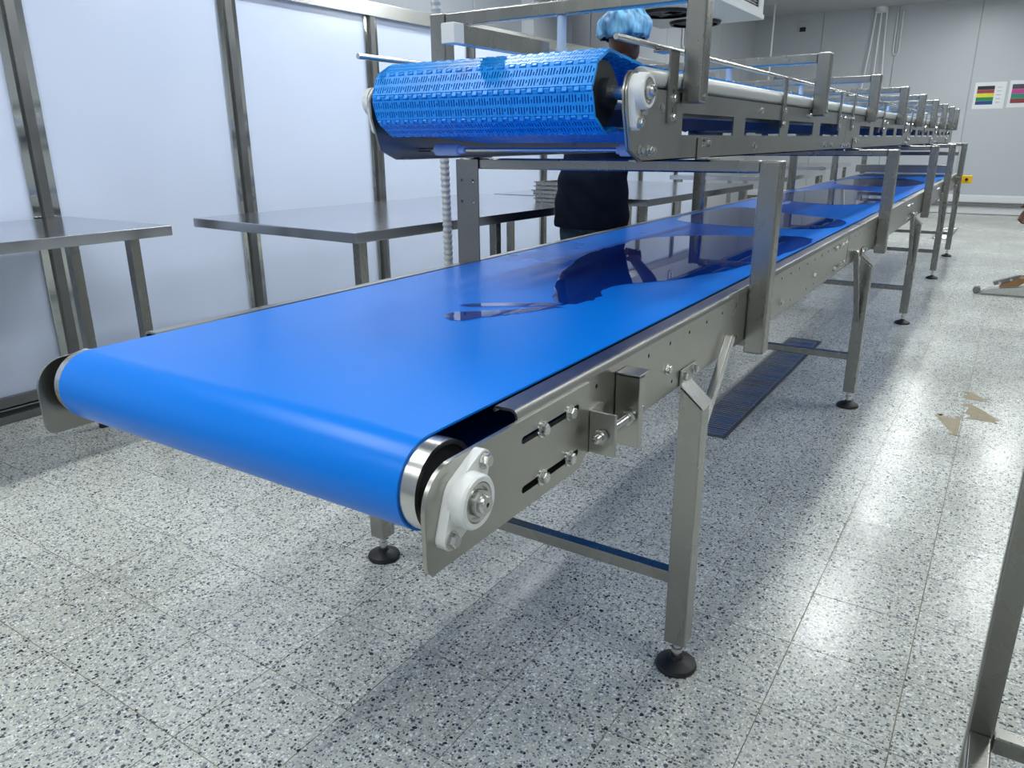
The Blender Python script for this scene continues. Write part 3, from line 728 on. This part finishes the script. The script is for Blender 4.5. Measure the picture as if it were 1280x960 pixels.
# tray stack on the second table
sx, sy = -2.075, 3.74
for k in range(5):
    bm = NB(); w2 = .15; z0 = .8505 + .022 * k
    d = random.uniform(-.006, .006)
    box(bm, (-.13, -.11, 0), (.13, .11, .004), .001, 1)
    for a, b in (((-.13, -.11), (.13, -.106)), ((-.13, .106), (.13, .11)), ((-.13, -.11), (-.126, .11)), ((.126, -.11), (.13, .11))):
        box(bm, (a[0], a[1], .003), (b[0], b[1], .019), .001, 1)
    box(bm, (-.138, -.118, .016), (.138, -.106, .0205), .001, 1); box(bm, (-.138, .106, .016), (.138, .118, .0205), .001, 1)
    box(bm, (-.138, -.118, .016), (-.126, .118, .0205), .001, 1); box(bm, (.126, -.118, .016), (.138, .118, .0205), .001, 1)
    o = obj('steel_tray', bm, 'steel'); o.location = (sx + d, sy + d, z0); o.rotation_euler.z = -.16
    nm = ['lowest', 'second from the bottom', 'middle', 'second from the top', 'topmost'][k]
    tag(o, 'shallow steel tray beside the worker, %s of the stack of five' % nm, 'tray', 'stacked steel trays')

# ================================================================== FLEXIBLE CONDUIT behind the left upright
bm = NB(); pts = []; rad = []
n_ = 330
for i in range(n_):
    t = i / (n_ - 1); z = .02 + t * 2.9
    pts.append((-1.505 + .012 * math.sin(t * 5) + (.02 * max(0, t - .5)), 1.915 + .01 * math.sin(t * 7), z)); rad.append(.0125 if i % 2 else .0155)
tube(bm, pts, rad, 12); tag(obj('flexible_conduit', bm, 'hose', origin=(-1.46, 1.915, 0)), 'grey corrugated conduit running up beside the left conveyor upright', 'conduit')

# ================================================================== DRAIN GRATES
def grate(x0, x1, y0, y1, label, nb):
    r = tag(empty('floor_grate', ((x0 + x1) / 2, (y0 + y1) / 2, 0)), label, 'grate', 'floor drain grates')
    hx, hy = (x1 - x0) / 2, (y1 - y0) / 2
    bm = NB(); w_ = .018
    box(bm, (-hx, -hy, .0005), (-hx + w_, hy, .006), .001, 1); box(bm, (hx - w_, -hy, .0005), (hx, hy, .006), .001, 1)
    box(bm, (-hx + w_, -hy, .0005), (hx - w_, -hy + w_, .006), .001, 1); box(bm, (-hx + w_, hy - w_, .0005), (hx - w_, hy, .006), .001, 1); obj('frame', bm, 'dark_steel', r)
    bm = NB(); box(bm, (-hx + w_, -hy + w_, .0003), (hx - w_, hy - w_, .0008)); obj('channel', bm, 'dark', r)
    bm = NB(); box(bm, (-hx + w_, -.0075, .0009), (hx - w_, .0075, .0056), .0015, 1); s0 = None
    for k in range(nb):
        y = -hy + w_ + (2 * hy - 2 * w_) * (k + .5) / nb
        if s0 is None: s0 = obj('slat', bm, 'dull', r); o = s0
        else: o = link('slat', s0.data, None, r)
        o.location = (0, y, 0); o.rotation_euler.x = random.uniform(-.12, .12)
    return r
grate(-1.02, -.83, 2.88, 4.72, 'long steel drain grate in the floor under the lower conveyor', 74)
grate(-.76, -.56, 10.6, 12.0, 'far steel drain grate in the floor beyond the conveyor end', 40)

# ================================================================== FLOOR STAINS
def blob(cx, cy_, rx, ry, seed, label):
    rnd = random.Random(seed); pts = []
    ph = [rnd.uniform(0, 6) for _ in range(4)]
    for i in range(56):
        a = 2 * PI * i / 56; k = 1 + .22 * math.sin(2 * a + ph[0]) + .14 * math.sin(5 * a + ph[1]) + .10 * math.sin(9 * a + ph[2]) + rnd.uniform(-.08, .08)
        pts.append((rx * k * math.cos(a), ry * k * math.sin(a)))
    bm = NB(); plate(bm, pts, [], lambda u, v: (u, v, 0), (0, 0, 1), .0004)
    o = obj('floor_stain', bm, 'stain', smooth=False); o.location = (cx, cy_, .0003); return tag(o, label, 'stain', 'tan residue on the floor')
def tri_stain(pts, label):
    cx = sum(p[0] for p in pts) / len(pts); cy_ = sum(p[1] for p in pts) / len(pts); rnd = random.Random(len(label)); out = []
    for i, p in enumerate(pts):
        q = pts[(i + 1) % len(pts)]; rough = i % 2 == 1
        for k in range(9):
            t = k / 9; j = .028 if rough else .001
            out.append((p[0] + (q[0] - p[0]) * t - cx + rnd.uniform(-j, j), p[1] + (q[1] - p[1]) * t - cy_ + rnd.uniform(-j, j)))
    bm = NB(); plate(bm, out, [], lambda u, v: (u, v, 0), (0, 0, 1), .0004)
    o = obj('floor_stain', bm, 'stain', smooth=False); o.location = (cx, cy_, .0003); return tag(o, label, 'stain', 'tan residue on the floor')
tri_stain([(-.035, 3.42), (-.035, 3.66), (-.14, 3.66), (-.06, 3.46)], 'tan patch of residue on a floor tile, nearest of the three patches')
tri_stain([(-.025, 3.67), (.12, 3.68), (.06, 3.80), (-.025, 3.92)], 'tan patch of residue on the floor, middle of the three patches')
tri_stain([(-.025, 3.97), (.06, 3.97), (.03, 4.03), (-.025, 4.10)], 'small tan patch of residue, farthest of the three patches')
blob(-.035, 1.23, .012, .016, 5, 'small brown spot on the floor near the bottom right table leg')

# ================================================================== FLOOR CLEANING TOOL at the right edge
r = tag(empty('floor_scraper', (.1, 6.95, 0)), 'low steel floor tool with a wheel and orange brown block on the terrazzo', 'tool')
bm = NB(); plate(bm, [(-.20, .012), (.45, .03), (.45, .10), (.10, .085), (-.14, .05)], [], lambda u, v: (u, -.06, v), (0, 1, 0), .12); obj('blade_body', bm, 'chrome', r)
bm = NB(); cyl(bm, (-.225, -.03, .028), (-.225, .03, .028), .027, 20, bev=.003); obj('wheel', bm, 'dark_steel', r)
bm = NB(); bar(bm, (-.12, -.02, .09), (.04, -.02, .155), .05, .03, (0, 0, 1), .004); obj('bracket', bm, 'dark_steel', r)
bm = NB(); bar(bm, (.03, -.02, .155), (.19, -.02, .21), .018, .018, (0, 0, 1), .003); obj('arm', bm, 'steel', r)
bm = NB(); plate(bm, [(-.08, .068), (.04, .085), (.10, .13), (.09, .15), (.04, .145), (-.06, .095)], [], lambda u, v: (u, -.05, v), (0, 1, 0), .09); obj('block', bm, 'orange', r)
for x in (-.08, -.01): 
    bm = NB(); lathe(bm, (x, -.046, .135 + (x) * .4), (0, -1, 0), [(0, 0), (.010, 0), (.010, .006), (0, .006)], 6); obj('bolt', bm, 'chrome', r)
bm = NB(); tube(bm, [(.19, -.02, .21), (.35, .4, .50), (.50, .9, .80)], .013, 10); obj('handle', bm, 'steel', r)

# ================================================================== EMERGENCY STOP
r = tag(empty('emergency_stop', (-.405, 8.72, .79)), 'yellow emergency stop box on the far end of the conveyor', 'switch')
obj('case', box(NB(), (-.045, -.04, -.036), (.045, .04, .036), .008, 3), 'yellow', r)
bm = NB(); lathe(bm, (.0, -.04, 0), (0, -1, 0), [(0, 0), (.009, 0), (.009, .008), (.014, .01), (.014, .018), (.010, .022), (0, .023)], 20); obj('button', bm, 'black', r)
obj('mounting_arm', box(NB(), (-.104, .0, -.02), (-.0455, .03, .02), .003), 'dark_steel', r)

# ================================================================== THINGS ON THE BACK WALL
yw = Y_BACK - .0205
def poster(x0, x1, z0, z1, bands, label):
    r = tag(empty('poster', ((x0 + x1) / 2, yw, z0)), label, 'poster', 'posters on the back wall'); hw = (x1 - x0) / 2; hh = z1 - z0
    obj('sheet', box(NB(), (-hw, -.003, 0), (hw, -.0003, hh)), 'white', r)
    n = len(bands); a0, a1 = -hw * .82, hw * .28; zt, zb = hh * .86, hh * .16
    for i, c in enumerate(bands):
        mm = mat('print', c, .5, noise=.3, nscale=60)
        za = zt - (zt - zb) * i / n; zb2 = zt - (zt - zb) * (i + 1) / n
        obj('colour_band', box(NB(), (a0, -.0045, zb2 + .002), (a1, -.0031, za)), mm, r)
        obj('text_line', box(NB(), (hw * .45, -.0045, (za + zb2) / 2), (hw * .72, -.0031, (za + zb2) / 2 + .006)), 'dark_steel', r)
poster(-.78, -.36, 1.60, 1.99, [(.015, .015, .02), (.35, .05, .05), (.85, .75, .03), (.02, .25, .08), (.01, .06, .22)], 'left poster on the back wall with black red yellow green blue bands')
poster(-.32, .10, 1.61, 2.0, [(.06, .06, .08), (.55, .05, .28), (.02, .25, .17), (.25, .04, .04)], 'right poster on the back wall with grey pink and green bands')
r = tag(empty('wall_sensor', (-3.47, yw, 2.93)), 'small black and white sensor high on the back wall', 'sensor')
obj('plate', box(NB(), (-.09, -.02, -.02), (.09, -.0003, .14), .004), 'backwall', r); obj('lens', box(NB(), (-.05, -.05, -.02), (.05, -.0201, .05), .01), 'black', r)
bm = NB(); cyl(bm, (-3.62, 13.2, 1.2), (-3.62, 13.2, 3.18), .014, 12); tag(obj('ceiling_pipe', bm, 'white', origin=(-3.62, 13.2, 1.2)), 'thin white vertical pipe dropping from the ceiling left of the cables', 'pipe')
for k, (dx, dz) in enumerate(((-.16, -.1), (0, 0), (.13, .1))):
    bm = NB(); x0 = -2.26 + .08 * (k - 1); pts = [(x0 + dx * (t ** 1.5), Y_BACK - .06 - .02 * math.sin(t * 3), 3.17 - 1.9 * t) for t in [i / 20 for i in range(21)]]
    tube(bm, pts, .013, 8); tag(obj('hanging_cable', bm, 'white', origin=(x0, Y_BACK - .06, 1.3)), '%s of the three white cables hanging down the back wall' % ['leftmost', 'middle one', 'rightmost'][k], 'cable', 'white cables on the back wall')
bm = NB(); cyl(bm, (-2.26, Y_BACK - .12, 3.10), (-2.26, Y_BACK - .12, 3.178), .09, 20); tag(obj('junction_box', bm, 'white', origin=(-2.26, Y_BACK - .12, 3.1)), 'white round box at the ceiling where the three cables start', 'junction box')
bm = NB(); tube(bm, [(-2.02, yw - .02, 3.1), (-2.02, yw - .02, 2.5), (-2.0, yw - .02, 2.46), (-1.96, yw - .02, 2.46), (-1.94, yw - .02, 2.5), (-1.94, yw - .02, 3.1)], .012, 8); tag(obj('conduit_loop', bm, 'offwhite', origin=(-1.98, yw, 2.46)), 'U-shaped white conduit on the back wall right of the cables', 'conduit')
bm = NB(); xw = X_L + .04; tube(bm, [(xw, 11.0, 2.75), (xw, 11.0, 2.45), (xw, 11.02, 2.42), (xw, 11.10, 2.42), (xw, 11.12, 2.45), (xw, 11.12, 2.75)], .014, 8); tag(obj('conduit_loop', bm, 'offwhite', origin=(xw, 11.0, 2.42)), 'U-shaped white conduit on the left wall under the cooling unit', 'conduit')

# ================================================================== CEILING COOLING UNIT
ev = tag(empty('cooling_unit', (-3.0, 8.0, 2.38)), 'white ceiling cooling unit with dark fan openings above the worker', 'cooling unit')
zb_, ya, yb = 0.0, -1.6, .85
obj('drip_tray', box(NB(), (-.70, ya, 0), (.47, yb, .05), .01), 'offwhite', ev)
bm = NB(); plate(bm, rect(ya + .02, .05, yb - .02, .62), [rect(-1.45, .10, -.62, .56), rect(-.55, .10, .10, .56), rect(.14, .10, .68, .56)], lambda u, v: (.44, u, v), (1, 0, 0), .012); obj('front_cover', bm, 'offwhite', ev)
obj('body', box(NB(), (-.68, ya + .02, .05), (.43, yb - .02, .62), .006), 'dark', ev)
for y0_, y1_ in ((-1.45, -.62), (-.55, .10), (.14, .68)):
    bm = NB(); z = .12
    while z < .55: box(bm, (.432, y0_ + .01, z), (.440, y1_ - .01, z + .006)); z += .03
    obj('grille', bm, 'dark_steel', ev)
obj('end_cover', box(NB(), (-.69, yb - .02, .05), (.452, yb + .004, .62), .004), 'offwhite', ev)
for y in (-1.05, -.25, .55):
    x = -.18
    bm = NB(); lathe(bm, (x, y, -.03), (0, 0, 1), [(.235, .0), (.26, .0), (.275, .028), (.235, .028)], 32); fr = obj('fan_ring', bm, 'black', ev)
    bm = NB(); cyl(bm, (x, y, -.025), (x, y, -.002), .05, 16)
    for k in range(5):
        a = 2 * PI * k / 5; bar(bm, (x + .04 * math.cos(a), y + .04 * math.sin(a), -.012), (x + .18 * math.cos(a), y + .18 * math.sin(a), -.012), .09, .003, (math.sin(a) * .3, -math.cos(a) * .3, 1))
    obj('fan', bm, 'black', fr)
    bm = NB(); lathe(bm, (x, y, -.0022), (0, 0, 1), [(0, 0), (.235, 0), (.235, .001), (0, .001)], 32); obj('fan_opening', bm, 'dark', fr)
bm = NB(); cyl(bm, (.30, -.75, -.07), (.42, -.75, -.07), .035, 16); cyl(bm, (.30, -.75, -.07), (.30, -.75, .0), .02, 12); obj('drain_pipe', bm, 'white', ev)
for y in (-1.3, .6):
    obj('hanger', box(NB(), (-.1, y, .62), (-.06, y + .04, .80), .003), 'steel', ev)

# ================================================================== PEOPLE
def skin_mesh(verts, edges, radii, sub=2, root=0, remesh=None):
    me = bpy.data.meshes.new('sk'); me.from_pydata(verts, edges, []); o = bpy.data.objects.new('sk', me); C.objects.link(o)
    md = o.modifiers.new('s', 'SKIN'); md.use_smooth_shade = True
    sv = me.skin_vertices[0].data
    for i, r in enumerate(radii):
        sv[i].radius = r if isinstance(r, tuple) else (r, r); sv[i].use_root = (i == root)
    s = o.modifiers.new('u', 'SUBSURF'); s.levels = sub; s.render_levels = sub
    dg = bpy.context.evaluated_depsgraph_get(); dg.update()
    out = bpy.data.meshes.new_from_object(o.evaluated_get(dg)); bpy.data.objects.remove(o); return out
def remesh(bm, vox):
    me = bpy.data.meshes.new('rm'); bm.to_mesh(me); bm.free(); o = bpy.data.objects.new('rm', me); C.objects.link(o)
    md = o.modifiers.new('r', 'REMESH'); md.mode = 'VOXEL'; md.voxel_size = vox
    sm = o.modifiers.new('m', 'SMOOTH'); sm.factor = .5; sm.iterations = 4
    dg = bpy.context.evaluated_depsgraph_get(); dg.update()
    out = bpy.data.meshes.new_from_object(o.evaluated_get(dg)); bpy.data.objects.remove(o)
    out.materials.clear(); out.shade_smooth(); return out
def ellipsoid(bm, c, r, seg=24):
    t = NB(); bmesh.ops.create_uvsphere(t, u_segments=seg, v_segments=seg // 2 + 2, radius=1)
    bmesh.ops.scale(t, vec=r, verts=t.verts); merge(bm, t, Matrix.Translation(c))
def person(loc, yaw, label, arms, net=True, scale=1.0, lean=0.0):
    """local axes: +y is the way the figure faces, +x its right"""
    root = tag(empty('person', loc), label, 'person'); root.rotation_euler.z = yaw; root.scale = (scale,) * 3
    ly = lean
    J = {'pelvis': (0, 0, .94), 'waist': (0, .01, 1.08), 'chest': (0, .01 + ly * .5, 1.28), 'uchest': (0, ly * .8, 1.40), 'neck': (0, ly, 1.475), 'skull': (0, .012 + ly * 1.2, 1.56)}
    V, Ed, Rd, idx = [], [], [], {}
    def add(k, p, r, to=None):
        idx[k] = len(V); V.append(p); Rd.append(r)
        if to: Ed.append((idx[to], idx[k]))
    add('pelvis', J['pelvis'], (.155, .115)); add('waist', J['waist'], (.140, .105), 'pelvis'); add('chest', J['chest'], (.155, .115), 'waist'); add('uchest', J['uchest'], (.135, .09), 'chest')
    add('neck', J['neck'], (.058, .058), 'uchest'); add('skull', J['skull'], (.06, .062), 'neck')
    hands = []
    for s, (el, wr, hd) in zip((1, -1), arms):
        S = 'R' if s > 0 else 'L'
        add('sh' + S, (.175 * s, ly * .8, 1.405), (.058, .058), 'uchest'); add('el' + S, el, (.042, .042), 'sh' + S); add('wr' + S, wr, (.028, .026), 'el' + S)
        add('hip' + S, (.088 * s, 0, .88), (.088, .09), 'pelvis'); add('kn' + S, (.098 * s, .015, .49), (.058, .058), 'hip' + S); add('an' + S, (.10 * s, -.015, .10), (.038, .038), 'kn' + S)
        add('to' + S, (.105 * s, .13, .04), (.035, .028), 'an' + S)
        # palm and five fingers
        w_, e_ = Vector(wr), Vector(hd); d = (e_ - w_).normalized(); side = d.cross(Vector((0, 0, 1)) if abs(d.z) < .8 else Vector((s, 0, 0))).normalized(); nrm = side.cross(d).normalized()
        pc = w_ + d * .075; add('pm' + S, tuple(pc), (.034, .016), 'wr' + S)
        for f in range(4):
            o_ = (f - 1.5) * .020; L = (.062, .072, .067, .052)[f]
            b0 = pc + side * o_ + d * .012; b1 = b0 + d * L * .45 - nrm * .004; b2 = b1 + d * L * .30 - nrm * .014; b3 = b2 + d * L * .18 - nrm * .018
            add('f0%d' % f + S, tuple(b0), .0095, 'pm' + S); add('f1%d' % f + S, tuple(b1), .0088, 'f0%d' % f + S); add('f2%d' % f + S, tuple(b2), .008, 'f1%d' % f + S); add('f3%d' % f + S, tuple(b3), .007, 'f2%d' % f + S)
        t0 = w_ + d * .03 - side * .022 * s; t1 = t0 + d * .03 - side * .028 * s; t2 = t1 + d * .028 - side * .008 * s - nrm * .01
        add('t0' + S, tuple(t0), .012, 'wr' + S); add('t1' + S, tuple(t1), .0105, 't0' + S); add('t2' + S, tuple(t2), .009, 't1' + S)
    me = skin_mesh(V, Ed, Rd, 2)
    bm = NB(); bm.from_mesh(me)
    hx, hy, hz = 0, .02 + ly * 1.3, 1.635
    ellipsoid(bm, (hx, hy - .008, hz + .015), (.075, .094, .100)); ellipsoid(bm, (hx, hy + .025, hz - .045), (.057, .062, .062))
    ellipsoid(bm, (hx, hy + .094, hz - .012), (.013, .022, .024), 12); ellipsoid(bm, (hx, hy + .080, hz - .052), (.026, .014, .012), 12)
    for s in (1, -1): ellipsoid(bm, (.078 * s, hy - .008, hz - .008), (.009, .020, .032), 12)
    body = remesh(bm, .0075); link('body', body, 'skin', root)
    for s in (1, -1):
        bm = NB(); ellipsoid(bm, (.030 * s, hy + .078, hz + .006), (.012, .010, .009), 12); obj('eye', bm, 'eye', root)
    # hair cap and hairnet
    bm = NB(); ellipsoid(bm, (hx, hy - .016, hz + .022), (.082, .096, .100)); geo = [v for v in bm.verts if v.co.z < hz - .02 or (v.co.y > hy + .055 and v.co.z < hz + .045)]; bmesh.ops.delete(bm, geom=geo, context='VERTS'); obj('hair', bm, 'hair', root)
    if net:
        bm = NB(); rnd = random.Random(3); t = NB(); bmesh.ops.create_uvsphere(t, u_segments=72, v_segments=36, radius=1)
        for v in t.verts:
            a = math.atan2(v.co.y, v.co.x); k = 1 + .07 * mnoise.noise(v.co * 2.2) + .035 * mnoise.noise(Vector((v.co.x * 9, v.co.y * 9, v.co.z * 3)))
            v.co = Vector((v.co.x * .128 * k, v.co.y * .145 * k, v.co.z * .112 * k + .006 * math.sin(a * 3)))
        bmesh.ops.delete(t, geom=[v for v in t.verts if v.co.z < -.045], context='VERTS')
        low = min(v.co.z for v in t.verts)
        for v in t.verts:
            if v.co.z < low + .012: v.co.x *= .90; v.co.y *= .90
        merge(bm, t, Matrix.Translation((hx, hy - .022, hz + .040))); 
        hn = obj('hairnet', bm, 'net', root)
        sd = hn.modifiers.new('thick', 'SOLIDIFY'); sd.thickness = .001
    # shirt
    V2, E2, R2 = [], [], []
    def a2(p, r, to=None):
        V2.append(p); R2.append(r)
        if to is not None: E2.append((to, len(V2) - 1))
        return len(V2) - 1
    bm = NB(); prev = None; first = None
    secs = [(.765, 0, -.012, .178, .150), (.80, 0, -.012, .180, .152), (.90, 0, -.008, .178, .148), (1.0, 0, 0, .168, .136), (1.08, 0, .004 + ly * .15, .160, .128), (1.20, 0, .008 + ly * .38, .170, .132), (1.30, 0, .008 + ly * .58, .182, .132), (1.38, 0, ly * .76, .182, .130), (1.43, 0, ly * .86, .160, .118), (1.465, 0, ly * .93, .118, .098), (1.492, 0, ly * .98, .084, .082), (1.515, 0, ly * 1.0, .070, .072)]
    for z_, cx_, cy_, rx, ry in secs:
        ring = []
        for q in range(40):
            a = 2 * PI * q / 40; ca, sa = math.cos(a), math.sin(a); e = .8
            ring.append(bm.verts.new((cx_ + rx * math.copysign(abs(ca) ** e, ca), cy_ + ry * math.copysign(abs(sa) ** e, sa), z_)))
        if prev:
            for q in range(40): bm.faces.new((prev[q], prev[(q + 1) % 40], ring[(q + 1) % 40], ring[q]))
        else: bm.faces.new(ring[::-1])
        prev = ring
    bm.faces.new(prev)
    for s, (el, wr, hd) in zip((1, -1), arms):
        S0 = Vector((.165 * s, ly * .8, 1.395)); e = S0.lerp(Vector(el), .88)
        ellipsoid(bm, S0, (.075, .075, .068), 20); tube(bm, [S0, S0.lerp(e, .5), e], [.074, .070, .066], 20)
    me = remesh(bm, .010)
    for v in me.vertices:      # folds
        k = .014 * mnoise.noise(Vector((v.co.x * 9, v.co.y * 9, v.co.z * 5 + v.co.x * 6))) + .003 * math.sin(v.co.z * 55 + v.co.x * 40)
        v.co.x += k * .5; v.co.y += k
    link('polo_shirt', me, 'navy', root)
    # trousers
    V2, E2, R2 = [], [], []
    h0 = a2((0, .0, 1.04), (.140, .108)); h = a2((0, -.005, .92), (.150, .120), h0); 
    for s in (1, -1):
        q = a2((.085 * s, -.008, .79), (.092, .105), h); k = a2((.098 * s, .01, .49), (.082, .082), q); a2((.10 * s, -.012, .20), (.068, .068), k)
    bm = NB(); bm.from_mesh(skin_mesh(V2, E2, R2, 2)); me = remesh(bm, .010)
    for v in me.vertices:
        k = .005 * math.sin(v.co.z * 45 + v.co.x * 25); v.co.y += k
    link('trousers', me, 'jeans', root)
    for s in (1, -1):
        V2, E2, R2 = [], [], []
        a = a2((.10 * s, -.015, .27), (.072, .072)); b = a2((.10 * s, -.02, .10), (.055, .058), a); c = a2((.103 * s, .0, .052), (.05, .046), b); d = a2((.107 * s, .14, .042), (.048, .036), c)
        bm = NB(); bm.from_mesh(skin_mesh(V2, E2, R2, 2)); me = remesh(bm, .009)
        mz = min(v.co.z for v in me.vertices)
        for v in me.vertices: v.co.z = max(.0, v.co.z - mz) if v.co.z < .15 else v.co.z - mz
        link('boot', me, 'boot', root)
    return root
person((-1.722, 3.385, 0), math.radians(-4), 'standing worker seen from behind in navy polo, jeans and blue hairnet', 
       (((.26, .16, 1.17), (.07, .34, 1.10), (.02, .42, 1.09)), ((-.27, .16, 1.17), (-.12, .36, 1.10), (-.07, .44, 1.09))), lean=.19)
person((.515, 4.8, 0), math.radians(90), 'person standing at the right edge, only a bare hand in view', 
       (((.24, .16, 1.12), (.20, .385, .86), (.20, .45, .73)), ((-.27, -.02, 1.13), (-.29, .04, .88), (-.29, .06, .80))), net=False)
